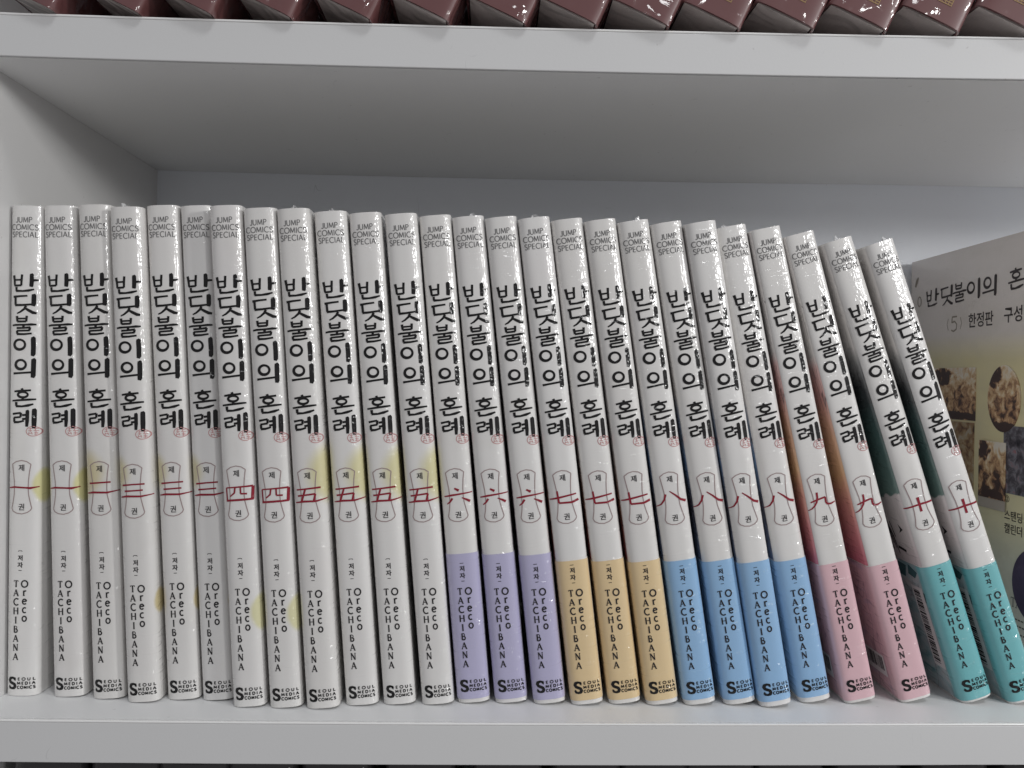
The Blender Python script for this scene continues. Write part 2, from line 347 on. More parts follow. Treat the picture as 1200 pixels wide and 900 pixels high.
def ink_mesh(name, ink, mat, off, sh):
    t, b, n = sh
    vs = []
    for x, y, lay in ink.v:
        x = max(-t / 2 * .995, min(t / 2 * .995, x))
        # push outwards along the spine's normal
        e = 0.02; d = (prof(x + e, t, b, n) - prof(x - e, t, b, n)) / (2 * e); L = math.hypot(1, d)
        o = off + lay * 1000
        vs.append(((x + d / L * o) / 1000, (prof(x, t, b, n) - o / L) / 1000, y / 1000))
    return mesh(name, vs, ink.f, mat)

# ------------------------------------------------------------------ bookcase
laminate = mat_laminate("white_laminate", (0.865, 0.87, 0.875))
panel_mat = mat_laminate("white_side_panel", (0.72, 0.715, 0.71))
laminate_in = mat_laminate("grey_white_panel", (0.85, 0.88, 0.93))
edge_mat = mat_laminate("white_edge_banding", (0.685, 0.688, 0.69))
_l = NT("highlight_white_edge"); _l.base((0.93, 0.93, 0.92), 0.18, 0.8); lip_mat = _l.m  # glossy, and whiter than the banding to paint in the edge's highlight line
XP, DEPTH = -0.18686, 0.16446
ZUB, ZUT, ZLT, ZLB = 0.11368, 0.12893, -0.12421, -0.13937
XR = 0.60
def sag_low(x): return -0.0007 * max(0.0, 1 - (x / 0.19) ** 2)
def sag_up(x): return -0.0010 * max(0.0, 1 - ((x - .01) / 0.2) ** 2)
def board(name, x0, x1, y0, y1, z0, z1, sag, mat, parent, bev):
    n = 48; vs = []; fs = []
    for i in range(n + 1):
        x = x0 + (x1 - x0) * i / n; s = sag(x)
        vs += [(x, y0, z0 + s), (x, y1, z0 + s), (x, y1, z1 + s), (x, y0, z1 + s)]
    for i in range(n):
        a = 4 * i; b = a + 4
        for j in range(4):
            k = (j + 1) % 4; fs.append((a + j, b + j, b + k, a + k))
    fs += [(3, 2, 1, 0), tuple(4 * n + j for j in range(4))]
    o = link_obj(name, mesh(name, vs, fs, mat), parent)
    if bev: bevel(o, bev)
    return o
case = empty("bookcase", (0, 0, 0), "white laminate bookcase holding the comics between its two shelves", "bookcase")
for z0, z1, sg in ((ZUB, ZUT, sag_up), (ZLB, ZLT, sag_low)):
    s = board("shelf_board", XP, XR, 0.0016, DEPTH, z0, z1, sg, laminate, case, 0)
    board("edge_highlight_lip", XP, XR, -0.00022, 0.00105, z1 - 0.00062, z1 + 0.00016, sg, lip_mat, s, 0.0003)  # thin lip added to carry the bright highlight along the shelf edge
    board("edge_band", XP, XR, 0.0, 0.00098, z0 - 0.00006, z1 - 0.00066, sg, edge_mat, s, 0.0003)
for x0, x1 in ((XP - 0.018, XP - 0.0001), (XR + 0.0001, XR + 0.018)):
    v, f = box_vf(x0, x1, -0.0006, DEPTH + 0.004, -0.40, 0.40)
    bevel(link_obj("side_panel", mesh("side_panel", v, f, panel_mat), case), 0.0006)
v, f = box_vf(XP - 0.0001, XR + 0.0001, DEPTH + 0.0001, DEPTH + 0.004, -0.40, 0.40)
link_obj("back_panel", mesh("back_panel", v, f, laminate_in), case)
v, f = box_vf(XP, XR, 0.0, DEPTH, -0.40, -0.355)
link_obj("plinth", mesh("plinth", v, f, laminate), case)
v, f = box_vf(XP, XR, 0.0, DEPTH, 0.385, 0.40)
link_obj("top_board", mesh("top_board", v, f, laminate), case)

# ------------------------------------------------------------------ books
page_mat = mat_plain("page_paper", (0.62, 0.60, 0.55), 0.8, 0.05, 300)
def cover_mesh(name, t, b, n, D, H, th, mat, z0=0.0, grow=0.0, smooth=True):
    """U-shaped wrap (spine and two boards), all in mm"""
    N = 30; out = []
    us = [t / 2 * math.sin(math.pi / 2 * (-1 + 2 * i / N)) for i in range(N + 1)]
    out.append((-t / 2, D))
    for k in range(3): out.append((-t / 2, D + (b - D) * (k + 1) / 4))
    for u in us: out.append((u, prof(u, t, b, n)))
    for k in range(3): out.append((t / 2, b + (D - b) * (k + 1) / 4))
    out.append((t / 2, D))
    def offs(d):
        r = []
        for i, (x, y) in enumerate(out):
            a = Vector(out[max(0, i - 1)]); c = Vector(out[min(len(out) - 1, i + 1)])
            q = (c - a).normalized(); r.append((x + q.y * d * 1.0, y - q.x * d * 1.0))
        return r
    O = offs(grow); I = offs(grow - th)
    M = len(O); vs = []
    zs = [z0 + (H - z0) * i / 8 for i in range(9)]
    for z in zs:
        vs += [(x / 1000, y / 1000, z / 1000) for x, y in O] + [(x / 1000, y / 1000, z / 1000) for x, y in I]
    fs = []
    for k in range(8):
        a = k * 2 * M; c = a + 2 * M
        for i in range(M - 1):
            fs.append((a + i, a + i + 1, c + i + 1, c + i)); fs.append((a + M + i + 1, a + M + i, c + M + i, c + M + i + 1))
        fs.append((a + M, a, c, c + M)); fs.append((a + M - 1, a + 2 * M - 1, c + 2 * M - 1, c + M - 1))
    top = 8 * 2 * M
    for i in range(M - 1):
        fs.append((i + 1, i, M + i, M + i + 1)); fs.append((top + i, top + i + 1, top + M + i + 1, top + M + i))
    me = mesh(name, vs, fs, mat)
    if smooth:
        sm = [True] * len(me.polygons)
        for i in range(len(me.polygons) - 2 * (M - 1), len(me.polygons)): sm[i] = False
        me.polygons.foreach_set("use_smooth", sm)
        me.set_sharp_from_angle(angle=math.radians(50)) if hasattr(me, "set_sharp_from_angle") else None
    return me
def pages_mesh(name, t, b, D, H, mat, inset=1.2):
    v, f = box_vf(-(t / 2 - .55) / 1000, (t / 2 - .55) / 1000, (b * .55 + .4) / 1000, (D - 2) / 1000, inset / 1000, (H - inset) / 1000)
    return mesh(name, v, f, mat)

M_black = mat_ink("black_ink", (0.005, 0.0045, 0.005))
M_grey = mat_ink("grey_ink", (0.14, 0.138, 0.14))
M_soft = mat_ink("soft_black_ink", (0.02, 0.018, 0.02))
M_red = mat_ink("red_brush_ink", (0.26, 0.014, 0.03))
M_seal = mat_ink("seal_red_ink", (0.55, 0.27, 0.27))
M_line = mat_ink("rose_grey_ink", (0.36, 0.275, 0.27))
M_tealdk = mat_ink("dark_teal_ink", (0.05, 0.12, 0.135))
M_white = mat_plain("barcode_paper", (0.62, 0.60, 0.60), 0.5, 0.03, 80)
ft = NT("clear_film"); ft.base((0.9, 0.9, 0.9), 0.12); ft.b.inputs["Alpha"].default_value = 0.55; ft.film(1.0)
M_film = ft.m

Y1 = (0.68, 0.65, 0.28); Y2 = (0.69, 0.66, 0.36)
hs = TH / 2000
MOON = {1: [(1, .0108, .0806, .0078, .0026, Y1)], 2: [(-1, .0072, .0860, .0112, .0062, (0.62, 0.54, 0.30))],
        3: [(-1, .0082, .0870, .0085, .005, (0.63, 0.56, 0.30)), (1, .0118, .0375, .0056, .002, (0.62, 0.52, 0.25))],
        4: [(1, .0098, .0350, .0082, .0026, Y2)], 5: [(1, .0105, .0880, .0135, .007, (0.66, 0.61, 0.30))]}
BAND = {6: ((0.46, 0.44, 0.63), (0.50, 0.48, 0.67), None), 7: ((0.74, 0.56, 0.31), (0.78, 0.60, 0.35), None),
        8: ((0.265, 0.47, 0.72), (0.31, 0.515, 0.77), None),
        9: ((0.70, 0.45, 0.49), (0.74, 0.49, 0.53), [(0.3, (0.62, 0.38, 0.43)), (0.5, (0.70, 0.44, 0.49)), (0.66, (0.52, 0.38, 0.50))]),
        10: ((0.15, 0.46, 0.49), (0.18, 0.50, 0.53), [(0.35, (0.55, 0.55, 0.56)), (0.5, (0.40, 0.50, 0.53)), (0.68, (0.14, 0.30, 0.33))])}
W0 = (0.66, 0.63, 0.61)
BACK = {6: ([(0, (0.40, 0.3, 0.42)), (0.25, (0.5, 0.4, 0.45)), (0.45, W0)], (.06, .08)),
        7: ([(0, (0.52, 0.12, 0.13)), (0.16, (0.58, 0.30, 0.20)), (0.26, (0.62, 0.50, 0.45)), (0.36, W0)], (.07, .10)),
        8: ([(0, (0.16, 0.22, 0.36)), (0.16, (0.13, 0.13, 0.17)), (0.30, (0.20, 0.33, 0.55)), (0.40, (0.34, 0.42, 0.55)), (0.50, W0)], (.06, .11)),
        9: ([(0, (0.66, 0.20, 0.26)), (0.16, (0.72, 0.30, 0.28)), (0.28, (0.76, 0.46, 0.25)), (0.38, (0.74, 0.44, 0.28)), (0.52, (0.68, 0.36, 0.33)), (0.60, (0.70, 0.46, 0.44)), (0.64, W0)], (.120, .158)),
        10: ([(0, (0.62, 0.56, 0.56)), (0.21, (0.72, 0.66, 0.66)), (0.215, (0.14, 0.23, 0.21)), (0.40, (0.06, 0.12, 0.115)), (0.56, (0.04, 0.045, 0.05)), (0.64, (0.3, 0.3, 0.3)), (0.69, W0)], (.126, .150))}
BANDTOP = {6: 57.5, 7: 55.5, 8: 56.0, 9: 55.0, 10: 55.5}

def make_volume(vol):
    """one prototype: list of (part name, mesh, label, subparts)"""
    sh = (TH, 4.2, 2.8) if vol != 9 else (TH, 3.6, 3.6)
    parts = []
    cov = cover_mesh("cover", *sh, 127, 188, 0.45, mat_cover("white_cover", MOON.get(vol)))
    parts.append(("cover", cov, None, []))
    parts.append(("page_block", pages_mesh("page_block", TH, sh[1], 127, 188, page_mat), None, []))
    ob = 0.10; on = 0.10
    if vol in BAND:
        c, c2, art = BAND[vol]
        bm = cover_mesh("paper_band", *sh, 127, BANDTOP[vol], 0.16, mat_band("band_paper", c, c2, art), z0={6: 1.5, 7: 1.6, 8: 1.9, 9: 1.0, 10: 0.8}[vol], grow=0.22)
        subs = []
        if vol in (9, 10):
            bk = Ink(); lab = []
            if vol == 9: y0, y1, z0, z1 = 7, 32, 8, 17
            else: y0, y1, z0, z1 = 6, 14.5, 12, 46
            xx = -(TH / 2 + .22 + .12) / 1000
            vs = [(xx, y / 1000, z / 1000) for y, z in ((y0, z0), (y1, z0), (y1, z1), (y0, z1))]; fs = [(0, 1, 2, 3)]; fm = [0]
            rnd = random.Random(vol)
            p = z0 + 1.6 if vol == 10 else y0 + 1.6; lim = (z1 if vol == 10 else y1) - 1.2
            while p < lim:
                w = rnd.choice((.28, .28, .5, .8)); b0 = len(vs)
                if vol == 10: q = [(y0 + 2.6, p), (y1 - 1.1, p), (y1 - 1.1, p + w), (y0 + 2.6, p + w)]
                else: q = [(p, z0 + 2.2), (p + w, z0 + 2.2), (p + w, z1 - 1), (p, z1 - 1)]
                vs += [(xx - .00006, y / 1000, z / 1000) for y, z in q]; fs.append(tuple(range(b0, b0 + 4))); fm.append(1)
                p += w + rnd.choice((.3, .3, .5, .7))
            subs.append(("barcode_label", mesh("barcode_label", vs, fs, [M_white, M_black], fm), "white barcode label"))
        parts.append(("paper_band", bm, None, subs)); ob = 0.34
    if vol in BACK:
        st, dk = BACK[vol]
        z0 = BANDTOP[vol] / 1000
        mt = mat_back_print("back_cover_print", st, z0, .188, dk)
        pl = []
        q0 = .90 if vol > 8 else .99
        for q in [q0 + (1 - q0) * math.sin(math.pi / 2 * j / 9) for j in range(10)]:
            u = -TH / 2 * q; e = .004; d = (prof(u + e, *sh) - prof(u - e, *sh)) / (2 * e) if q < .999 else -99; Ln = math.hypot(1, d)
            pl.append((u + d / Ln * .09, prof(u, *sh) - .09 / Ln))
        pl.append((-TH / 2 - .09, 125)); nn = len(pl)
        vs = [(x / 1000, y / 1000, z) for z in (z0 + .0004, .1872) for x, y in pl]
        parts.append(("back_cover_print", mesh("back_cover_print", vs, [(j, nn + j, nn + j + 1, j + 1) for j in range(nn - 1)], mt, smooth=True), None, []))
    if vol == 10:
        k = Ink()
        for pg in ([(7.2, 70.2), (10.6, 72.2), (9.6, 70.0), (11.0, 68.2)], [(9.4, 61.4), (15.5, 62.2), (15.9, 61.0), (9.8, 60.2)], [(20, 60), (26, 74), (29, 75), (24, 59)],
                   [(15.4, 66), (17, 72.5), (17.5, 72), (16.0, 65.6)], [(24, 62), (33, 70), (34, 68), (27, 60)]): k.poly(pg)
        for q in range(7): k.stroke([(16 + q * 1.5, 58.5 + (q * 37 % 5), .5), (17.5 + q * 1.7, 66 + (q * 23 % 7), .9), (20 + q * 1.6, 73 + (q * 31 % 6), .3)])
        xx = -(TH / 2 + .18) / 1000
        parts.append(("print_mark", mesh("print_mark", [(xx - lay, a / 1000, b / 1000) for a, b, lay in k.v], k.f, M_soft), None, []))
        k = Ink()
        for pg in ([(6, 52.5), (12, 55), (14, 50.5), (9, 49.5)], [(4.8, 44), (8.6, 45), (9, 40.6), (5.4, 40)], [(14, 54), (22, 54.8), (24, 49), (17, 48.5)]): k.poly(pg)
        xx = -(TH / 2 + .30) / 1000
        parts.append(("band_mark", mesh("band_mark", [(xx - lay, a / 1000, b / 1000) for a, b, lay in k.v], k.f, M_tealdk), None, []))
    # lettering
    k = Ink()
    h = 2.05
    word(k, "JUMP", -.1, 180.6 + .9, h, 0.98, .27, .22, .22)
    word(k, "COMICS", .0, 177.95 + .75, h, 0.98, .27, .22, .2)
    word(k, "SPECIAL", .1, 175.3 + .6, h, 0.98, .27, .22, .2)
    parts.append(("imprint_lettering", ink_mesh("imprint_lettering", k, M_grey, on, sh), None, []))
    k = Ink()
    tops = [162.0, 154.4, 145.9, 137.9, 129.6, 118.1, 110.2]; us = [-4.35, -4.5, -4.35, -4.4, -4.6, -4.9, -4.9]
    for i in range(7): syllable(k, i, us[i], tops[i], K, K, 1.05)
    parts.append(("title_lettering", ink_mesh("title_lettering", k, M_black, on, sh), None, []))
    k = Ink()
    cx, cy = 3.8, 101.6
    k.oval(cx, cy, 2.35, 1.85, .26, .26)
    for a in ([(-1.5, .9), (-.2, 1.1)], [(-.9, 1.4), (-.9, -.2)], [(-1.6, .2), (-.3, .2)], [(-1.3, -.3), (-1.5, -1.2)], [(-.5, -.3), (-.2, -1.2)], [(.2, 1.0), (1.6, 1.1)], [(.8, 1.5), (.7, .2)], [(.2, .3), (1.7, .2)], [(.4, -.4), (1.5, -.5)], [(.9, 0), (.9, -1.4)], [(.3, -1.1), (1.5, -1.0)], [(-1.4, -.8), (-.4, -.7)]):
        k.stroke([(cx + p[0], cy + p[1], .22) for p in a])
    parts.append(("red_seal", ink_mesh("red_seal", k, M_seal, on, sh), None, []))
    k = Ink(); ec = 80.0; eu = -.2
    L = [(-10.8, -27), (-9.6, -18), (-8.3, -8), (-8, 0), (-8.3, 8), (-9.4, 16), (-11.2, 24)]
    R_ = [(10.4, -27), (9.0, -18), (8.0, -8), (7.8, 0), (8.2, 8), (9.8, 16), (11.6, 24)]
    top = [(-10.8, -27), (-6, -30.2), (0, -31.5), (6, -30.2), (10.4, -27)]
    bot = [(-11.2, 24), (-9.6, 27.4), (-5, 29.8), (1, 30.6), (7, 29), (10.4, 26.4), (11.6, 24)]
    for s_ in (L, R_, top, bot): k.stroke([(eu + a * K, ec - b * K, .35) for a, b in s_])
    parts.append(("spool_outline", ink_mesh("spool_outline", k, M_line, on, sh), None, []))
    k = Ink()
    k.glyphs("제", eu, ec + 23 * K, 2.7); k.glyphs("권", eu + .1, ec - 22.5 * K, 2.75)
    parts.append(("volume_lettering", ink_mesh("volume_lettering", k, M_soft, on + .03, sh), None, []))
    k = Ink()
    for s_ in NUM[vol]: k.stroke([(eu + a * K, ec - b * K, w * K * 1.28) for a, b, w in s_])
    parts.append(("volume_numeral", ink_mesh("volume_numeral", k, M_red, on + .02, sh), None, []))
    k = Ink()
    ac = -.35
    k.stroke([(ac - .75, 55.4, .22), (ac - .6, 55.75, .22), (ac + .6, 55.75, .22), (ac + .75, 55.4, .22)] if vol not in BAND else [(ac - .7, 53.9, .22), (ac + .7, 53.9, .22)])
    dz = 0 if vol not in BAND else -1.2
    k.glyphs("저", ac, 53.0 + dz, 2.25, 1, .03); k.glyphs("자", ac, 50.3 + dz, 2.25, 1, .03)
    k.stroke([(ac - .6, 48.2 + dz, .22), (ac + .6, 48.2 + dz, .22)])
    for i, c in enumerate("TACHIBANA"):
        w_ = SK[c][0] * 2.45 * .95
        latin(k, c, -1.75 - w_ / 2, 41.9 - i * 3.5, 2.5, .95, .50, .27, True)
    for i, c in enumerate("Oreco"):
        h_ = 2.5 if i == 0 else 2.9
        w_ = SK[c][0] * h_ * 1.0
        latin(k, c, 1.45 - w_ / 2, 41.8 - i * 3.28, h_, 1.0, .52, .29, True)
    parts.append(("author_lettering", ink_mesh("author_lettering", k, M_soft, ob, sh), None, []))
    k = Ink()
    # publisher mark: one big S, three stacked words
    bx, bz = -4.3, 2.9 if vol not in BAND else 4.6
    S = [(.92, .80), (.80, .95), (.5, 1.0), (.2, .92), (.10, .74), (.22, .58), (.5, .49), (.80, .40), (.92, .22), (.80, .06), (.5, 0), (.2, .04), (.06, .2)]
    k.stroke([(bx + a * 2.7, bz + b * 4.1, 1.12 if 2 < i < 10 else .85) for i, (a, b) in enumerate(S)])
    k.stroke([(bx + 2.5, bz + 2.9, .35), (bx + 2.5, bz + 4.2, .35)]); k.stroke([(bx + .2, bz - .05, .35), (bx + .2, bz + 1.2, .35)])
    tx = bx + 3.25
    for wd, zz, ws, th_ in (("EOUL", 3.12, 1.3, .30), ("MEDIA", 1.52, 1.22, .32), ("COMICS", -.08, 1.02, .32)):
        nat = sum(SK[c][0] for c in wd) * 1.02 * ws; gp = (6.25 - nat) / (len(wd) - 1) if wd != "EOUL" else (6.0 - nat) / 3
        x = tx + (.3 if wd == "EOUL" else .05)
        for c in wd: x += latin(k, c, x, bz + zz, 1.02, ws, th_, .26) + gp
    parts.append(("publisher_mark", ink_mesh("publisher_mark", k, M_black, ob, sh), None, []))
    return parts

BOOKS = [(-0.17986, 0.02192, 0.002), (-0.16154, 0.02133, 0.0323), (-0.1457, 0.01953, 0.0418), (-0.13125, 0.01647, 0.0481), (-0.11711, 0.01927, 0.0559), (-0.10368, 0.01915, 0.058), (-0.09004, 0.01274, 0.0609), (-0.07609, 0.01214, 0.0667), (-0.06215, 0.01151, 0.0735), (-0.04793, 0.015, 0.0784), (-0.03372, 0.016, 0.0844), (-0.01901, 0.01616, 0.0903), (-0.00527, 0.018, 0.0942), (0.00929, 0.01806, 0.1042), (0.02415, 0.01729, 0.1156), (0.03864, 0.01643, 0.125), (0.05336, 0.0173, 0.1354), (0.06783, 0.01642, 0.1445), (0.08246, 0.01639, 0.1543), (0.09823, 0.01667, 0.1699), (0.11154, 0.01453, 0.1726), (0.12847, 0.01865, 0.194), (0.14592, 0.01829, 0.2176), (0.16831, 0.01896, 0.2659), (0.19214, 0.01794, 0.3148), (0.21062, 0.01716, 0.329)]
VOLS = [1, 1, 2, 3, 3, 3, 4, 4, 5, 5, 5, 5, 6, 6, 6, 7, 7, 7, 8, 8, 8, 8, 9, 9, 10, 10]
LABELS = [
 "white comic with red numeral one, leftmost in the row against the side panel",
 "white comic with red numeral one and yellow moon, second from the side panel",
 "white comic with red numeral two, the only two in the row",
 "leftmost of three white comics with red numeral three, beside the numeral two",
 "middle one of the three white comics with red numeral three",
 "rightmost of three white comics with red numeral three, beside a numeral four",
 "left one of the two white comics with boxy red numeral four",
 "right one of the two white comics with boxy red numeral four",
 "leftmost of four white comics with red numeral five, beside a numeral four",
 "second from left of the four white comics with red numeral five",
 "third from left of the four white comics with red numeral five",
 "rightmost of four white comics with red numeral five, beside a lilac band",
 "leftmost of the three white comics with a lilac band",
 "middle one of the three white comics with a lilac band",
 "rightmost of three white comics with a lilac band, beside a yellow band",
 "leftmost of the three white comics with a yellow ochre band",
 "middle one of the three white comics with a yellow ochre band",
 "rightmost of three white comics with a yellow ochre band, beside a blue band",
 "leftmost of four leaning white comics with a sky blue band",
 "second from left of the four white comics with a sky blue band",
 "third from left of the four white comics with a sky blue band",
 "rightmost of four white comics with a sky blue band, beside a pink band",
 "left one of two leaning white comics with a pink band, beside a blue band",
 "right one of two leaning white comics with a pink band and barcode label",
 "left one of two steeply leaning comics with a teal band and long barcode",
 "last comic in the row, teal band, leaning most, beside the printed box",
]
protos = {}
rng = random.Random(5)
def tuft(parent, u, seed):
    """crumpled film ear standing up from the top seam"""
    r = random.Random(seed); vs = []; fs = []
    n = 5
    for i in range(n):
        x = u + (i - 2) * .0006
        vs += [(x, .0012 + r.uniform(-.0003, .0004), .1879), (x + r.uniform(-.0005, .0005), .0010 + r.uniform(-.0006, .0006), .1879 + r.uniform(.0006, .0026) * (1 - abs(i - 2) / 3.2))]
    for i in range(n - 1): fs.append((2 * i, 2 * i + 2, 2 * i + 3, 2 * i + 1))
    link_obj("film_tuft", mesh("film_tuft", vs, fs, M_film), parent)
for i, ((x, y, th), vol) in enumerate(zip(BOOKS, VOLS)):
    z = ZLT + sag_low(x) + 0.00018 + hs * math.sin(th)
    root = empty("comic_book", (x, y, z), LABELS[i], "comic book", "shrink-wrapped comics in the long row")
    root.rotation_euler = (0, -th, 0)
    root.scale.z = {0: 1.003, 1: 1.004, 2: 1.006, 4: 1.008, 5: 1.009, 6: 1.004}.get(i, 1.0)
    if vol not in protos:
        made = []
        for nm, me, lab, subs in make_volume(vol):
            o = link_obj(nm, me, root); ss = []
            for snm, sme, slab in subs: ss.append(link_obj(snm, sme, o))
            made.append((o, ss))
        protos[vol] = made
    else:
        for o, ss in protos[vol]:
            c = o.copy(); COL.objects.link(c); c.parent = root
            for s_ in ss:
                d = s_.copy(); COL.objects.link(d); d.parent = c
    if i in (3, 8, 9, 13, 15, 18, 21, 24, 25): tuft(root, rng.uniform(-.003, .002), i)

# ------------------------------------------------------------------ upper shelf: dark red wrapped books leaning right
def mat_red():
    t = NT("maroon_cover")
    n = t.noise(t.mapping((1, 1, 1)), 40, 3)
    t.base(t.mix(n, (0.13, 0.05, 0.05), (0.175, 0.072, 0.072)), 0.4); t.film(0.3, 0.10, 0.8); return t.m
M_maroon = mat_red()
M_gold = mat_ink("gold_foil", (0.36, 0.24, 0.12))
def mat_redpages():
    t = NT("wrapped_page_edges")
    n = t.noise(t.mapping((9, 0.6, 1)), 300, 2)
    t.base(t.mix(n, (0.60, 0.54, 0.51), (0.74, 0.68, 0.65)), 0.5); t.film(0.7, 0.2, 0.5); return t.m
M_rpages = mat_redpages()
RX = [-0.1575, -0.1272, -0.1013, -0.0734, -0.0451, -0.0173, 0.0106, 0.0362, 0.0622, 0.0883, 0.1149, 0.1418, 0.1686, 0.1958]
RT = 24.0
rsh = (RT, 4.0, 4.5)
ORD = ["first", "second", "third", "fourth", "fifth", "sixth", "seventh", "eighth", "ninth", "tenth", "eleventh", "twelfth", "thirteenth", "fourteenth"]
r_parts = None
for i, x in enumerate(RX):
    pitch = (RX[i + 1] - x) if i + 1 < len(RX) else .027
    prev = (x - RX[i - 1]) if i else .03
    th = math.radians(24.5)
    root = empty("wrapped_book", (0, 0, 0), "maroon shrink-wrapped book tilting right on the upper shelf, %s from the left" % ORD[i], "book", "maroon books on the upper shelf")
    # right bottom corner rests on the shelf; root is the bottom centre of the spine
    hx = RT / 2000
    root.location = (x - hx * math.cos(th), -0.0042 + 0.0006 * math.sin(i * 2.3), ZUT + sag_up(x) + 0.0002 + hx * math.sin(th))
    root.rotation_euler = (0, th, 0)
    if r_parts is None:
        r_parts = []
        r_parts.append(link_obj("cover", cover_mesh("cover", *rsh, 132, 195, 0.9, M_maroon), root))
        r_parts.append(link_obj("page_block", pages_mesh("page_block", RT - 1.6, 3.2, 131, 195, M_rpages, 0.15), root))
        k = Ink()
        k.oval(-3.4, 8.0, 1.5, 1.5, .5, .5)
        for q in range(4): k.stroke([(-.8, 6.6 + q * .95, .38), (4.6, 6.6 + q * .95, .38)])
        for q in range(5): k.stroke([(-.8 + q * 1.3, 6.4, .3), (-.8 + q * 1.3, 9.7, .3)])
        r_parts.append(link_obj("gold_stamp", ink_mesh("gold_stamp", k, M_gold, .12, rsh), root))
    else:
        for o in r_parts:
            c = o.copy(); COL.objects.link(c); c.parent = root

# ------------------------------------------------------------------ dark books whose tops show under the lower shelf
M_dark = mat_ink("charcoal_cover", (0.035, 0.033, 0.035), 0.6)
d_parts = None
dx = -0.166; j = 0
while dx < 0.21:
    j += 1
    root = empty("dark_book", (dx, 0.006 + 0.001 * math.sin(j * 1.7), -0.3545), "charcoal book with only its top showing under the lower shelf, %s from the left" % (ORD[j - 1] if j <= 14 else str(j) + "th"), "book", "dark books below the lower shelf")
    root.rotation_euler = (0, math.radians(1.2 * math.sin(j)), 0)
    if d_parts is None:
        d_parts = [link_obj("cover", cover_mesh("cover", 26.0, 6.0, 2.6, 130, 212.0, 1.2, M_dark), root), link_obj("page_block", pages_mesh("page_block", 26, 6.0, 130, 212, page_mat, 1.5), root)]
    else:
        for o in d_parts:
            c = o.copy(); COL.objects.link(c); c.parent = root
    dx += 0.0285

# ------------------------------------------------------------------ printed box set standing behind the last comics
BX, BX1, BY0, BY1, BZ1 = 0.235, 0.285, 0.030, 0.1615, 0.0697
def mat_boxprint():
    t = NT("printed_box_card")
    X = t.sepx()
    z = t.math('ADD', X[2], t.math('MULTIPLY', X[1], -0.02))
    z = t.rng(z, ZLT, BZ1)
    col = t.ramp(z, [(0.0, (0.72, 0.68, 0.64)), (0.22, (0.75, 0.71, 0.60)), (0.36, (0.83, 0.76, 0.48)), (0.70, (0.82, 0.74, 0.44)), (0.765, (0.83, 0.77, 0.73)), (1.0, (0.86, 0.80, 0.77))])
    n = t.noise(t.mapping((1, 1, 2.5)), 26, 3, 0.5, 0.6)
    col = t.mix(t.math('MULTIPLY', t.rng(n, 0.45, 0.75), 0.25), col, (0.58, 0.54, 0.45))
    t.base(col, 0.4); t.film(0.25, 0.25); return t.m
def mat_photo(name, stops, seed, sc=230, comp=None):
    t = NT(name)
    n = t.noise(t.mapping((1, 1, 1), loc=(seed, seed * 1.7, 0)), sc, 4, 0.62, 0.5)
    g = t.n.new("ShaderNodeSeparateXYZ"); t._tc or t.obj(); t.link(t._tc.outputs["Object"], g.inputs[0])
    if comp:
        y0, y1, z0, z1 = comp
        v = t.rng(g.outputs[2], z0 / 1000, z1 / 1000); u = t.rng(g.outputs[1], y1 / 1000, y0 / 1000)
        n = t.math('ADD', n, t.math('MULTIPLY', t.math('SUBTRACT', v, 0.55), 0.34))
        def blob(cu, cv, ru, rv, amt):
            a = t.math('DIVIDE', t.math('SUBTRACT', u, cu), ru); b = t.math('DIVIDE', t.math('SUBTRACT', v, cv), rv)
            d = t.math('SQRT', t.math('ADD', t.math('MULTIPLY', a, a), t.math('MULTIPLY', b, b)))
            d = t.math('ADD', d, t.math('MULTIPLY', t.math('SUBTRACT', t.noise(t.mapping((1, 1, 1), loc=(seed + cu, cv, 0)), 260, 3), 0.5), 1.1))
            return t.math('MULTIPLY', t.rng(d, 1.0, 0.75), amt)
        n = t.math('SUBTRACT', n, blob(0.20, 0.84, 0.26, 0.20, 0.36))
        n = t.math('SUBTRACT', n, blob(0.70, 0.52, 0.26, 0.30, 0.07))
        n = t.math('SUBTRACT', n, blob(0.55, 0.08, 0.5, 0.08, 0.22))
    t.base(t.ramp(n, stops), 0.35); return t.m
bx = empty("box_set", (0, 0, 0), "printed cardboard box with picture cards, standing right of the last leaning comic", "box")
v, f = box_vf(BX, BX1, BY0, BY1, ZLT + sag_low(.25) + .0001, BZ1)
o = link_obj("carton", mesh("carton", v, f, mat_boxprint()), bx); bevel(o, .0008)
def face_mesh(name, ink, mat, lift):
    return mesh(name, [(BX - lift - lay, -a / 1000, b / 1000) for a, b, lay in ink.v], ink.f, mat)
B_ink = mat_plain("brown_black_print", (0.045, 0.035, 0.035), 0.5, 0.1)
B_pale = mat_plain("pale_print", (0.36, 0.32, 0.27), 0.5, 0.1)
# on the box's left face: a = -y (mm), b = z (mm)
k = Ink()
for q, (ys, z) in enumerate(((144.4, 52.2), (130.6, 52.6), (118.2, 52.6), (106.4, 53.0), (93.6, 53.0), (73.6, 54.0), (59.0, 54.0))):
    syllable(k, q, -ys, z, .455, .44, .75)
link_obj("title_lettering", face_mesh("title_lettering", k, B_ink, .00012), bx)
k = Ink()
k.glyphs("한정판", -93.6, 32.6, 7.6); k.glyphs("구성", -68.6, 33.2, 7.8)
link_obj("contents_lettering", face_mesh("contents_lettering", k, B_ink, .00012), bx)
k = Ink()
k.stroke([(-114, 35.6, .8), (-118.4, 35.6, .8), (-118.8, 32.8, .8), (-116, 33.2, .8), (-114.2, 31.6, .8), (-114.6, 29.2, .8), (-117, 28.2, .8), (-119.2, 28.9, .8)])
k.stroke([(-122, 35, .4), (-123.2, 32, .4), (-122, 29, .4)]); k.stroke([(-111, 35, .4), (-109.8, 32, .4), (-111, 29, .4)])
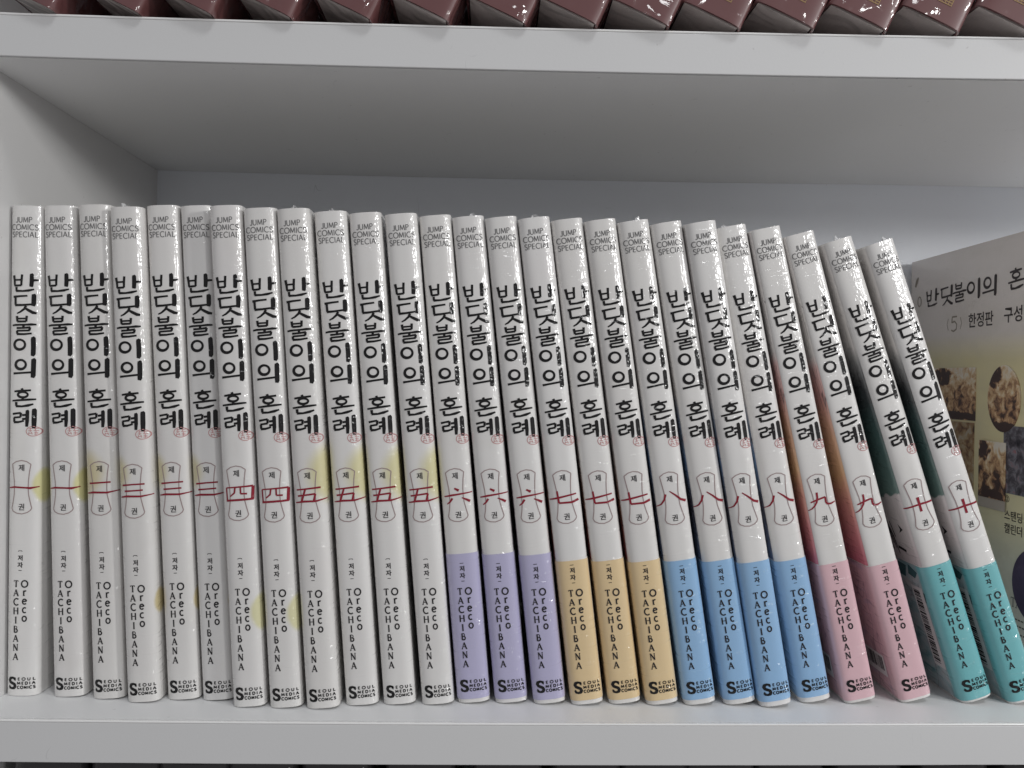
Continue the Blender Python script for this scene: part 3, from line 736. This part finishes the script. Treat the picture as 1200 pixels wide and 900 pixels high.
k.oval(-151.5, 46.5, 1.8, 2.6, .7); k.stroke([(-156, 55, 1.6), (-154.5, 58, 2.4), (-153, 60, 1)])
link_obj("pale_numeral", face_mesh("pale_numeral", k, B_pale, .00012), bx)
k = Ink()
k.glyphs("②", -70.5, -50.6, 3.6); k.glyphs("스탠딩", -66.0, -57.9, 4.9); k.glyphs("캘린더", -66.0, -63.9, 4.9)
link_obj("caption_lettering", face_mesh("caption_lettering", k, B_ink, .00012), bx)
k = Ink(); x = -66.5
for c in "TACHIBANA": x += latin(k, c, x, -98.2, 4.2, 1.0, .5, .3, True) + .5
for q, zz in enumerate((-103.2, -106.0, -109.4)):
    p = -63.5 + q * .8
    while p < -35: k.stroke([(p, zz, .55), (p + 1.5, zz, .55)]); p += 2.1
link_obj("author_lettering", face_mesh("author_lettering", k, B_ink, .00012), bx)
BR = [(0.30, (0.07, 0.045, 0.045)), (0.39, (0.36, 0.20, 0.12)), (0.48, (0.60, 0.39, 0.22)), (0.57, (0.74, 0.58, 0.38)), (0.69, (0.80, 0.74, 0.66))]
DK = [(0.3, (0.02, 0.02, 0.03)), (0.48, (0.10, 0.09, 0.11)), (0.6, (0.22, 0.22, 0.26)), (0.72, (0.35, 0.10, 0.11))]
PU = [(0.3, (0.045, 0.03, 0.07)), (0.55, (0.085, 0.06, 0.12)), (0.75, (0.16, 0.13, 0.2))]
def slab(name, y1, y0, z1, z0, th, mat, lift=0.0):
    v, f = box_vf(BX - .0001 - lift - th, BX - .0001 - lift, y0 / 1000, y1 / 1000, z0 / 1000, z1 / 1000)
    return link_obj(name, mesh(name, v, f, mat), bx)
slab("picture_card", 134, 96.5, 9.6, -16.5, .0003, mat_photo("card_picture", BR, 1.3, comp=(96.5, 134, -16.5, 9.6)))
slab("picture_card", 134, 97.2, -17.5, -52, .0003, mat_photo("card_picture", [(p, tuple(q * .6 for q in c)) for p, c in BR], 4.1))
slab("picture_card", 73.5, 48, -17.4, -48, .0003, mat_photo("card_picture", DK, 2.2))
c2 = slab("picture_card", 92, 71.2, -25.3, -52, .0003, mat_photo("card_picture", BR, 7.7, comp=(71.2, 92, -52, -25.3)), .0005)
slab("picture_card", 92, 71.2, -52.1, -56.8, .0003, mat_plain("card_edge", (0.45, 0.40, 0.36), .5), .0005)
def disc(name, cy, cz, ry, rz, mat, rim):
    n = 40; vs = []; fs = []
    for xx in (BX - .0001, BX - .0005):
        vs += [(xx, cy / 1000 + ry / 1000 * math.cos(2 * math.pi * i / n), cz / 1000 + rz / 1000 * math.sin(2 * math.pi * i / n)) for i in range(n)]
    fs = [tuple(range(n, 2 * n))] + [(i, (i + 1) % n, n + (i + 1) % n, n + i) for i in range(n)]
    link_obj(name, mesh(name, vs, fs, mat), bx)
disc("oval_picture", 74, -5.2, 12.2, 15.4, mat_photo("oval_print", BR, 3.3, comp=(61.8, 86.2, -20.6, 10.2)), None)
disc("round_picture", 49, -86, 16.5, 16.5, mat_photo("round_print", PU, 5.0, 60), None)
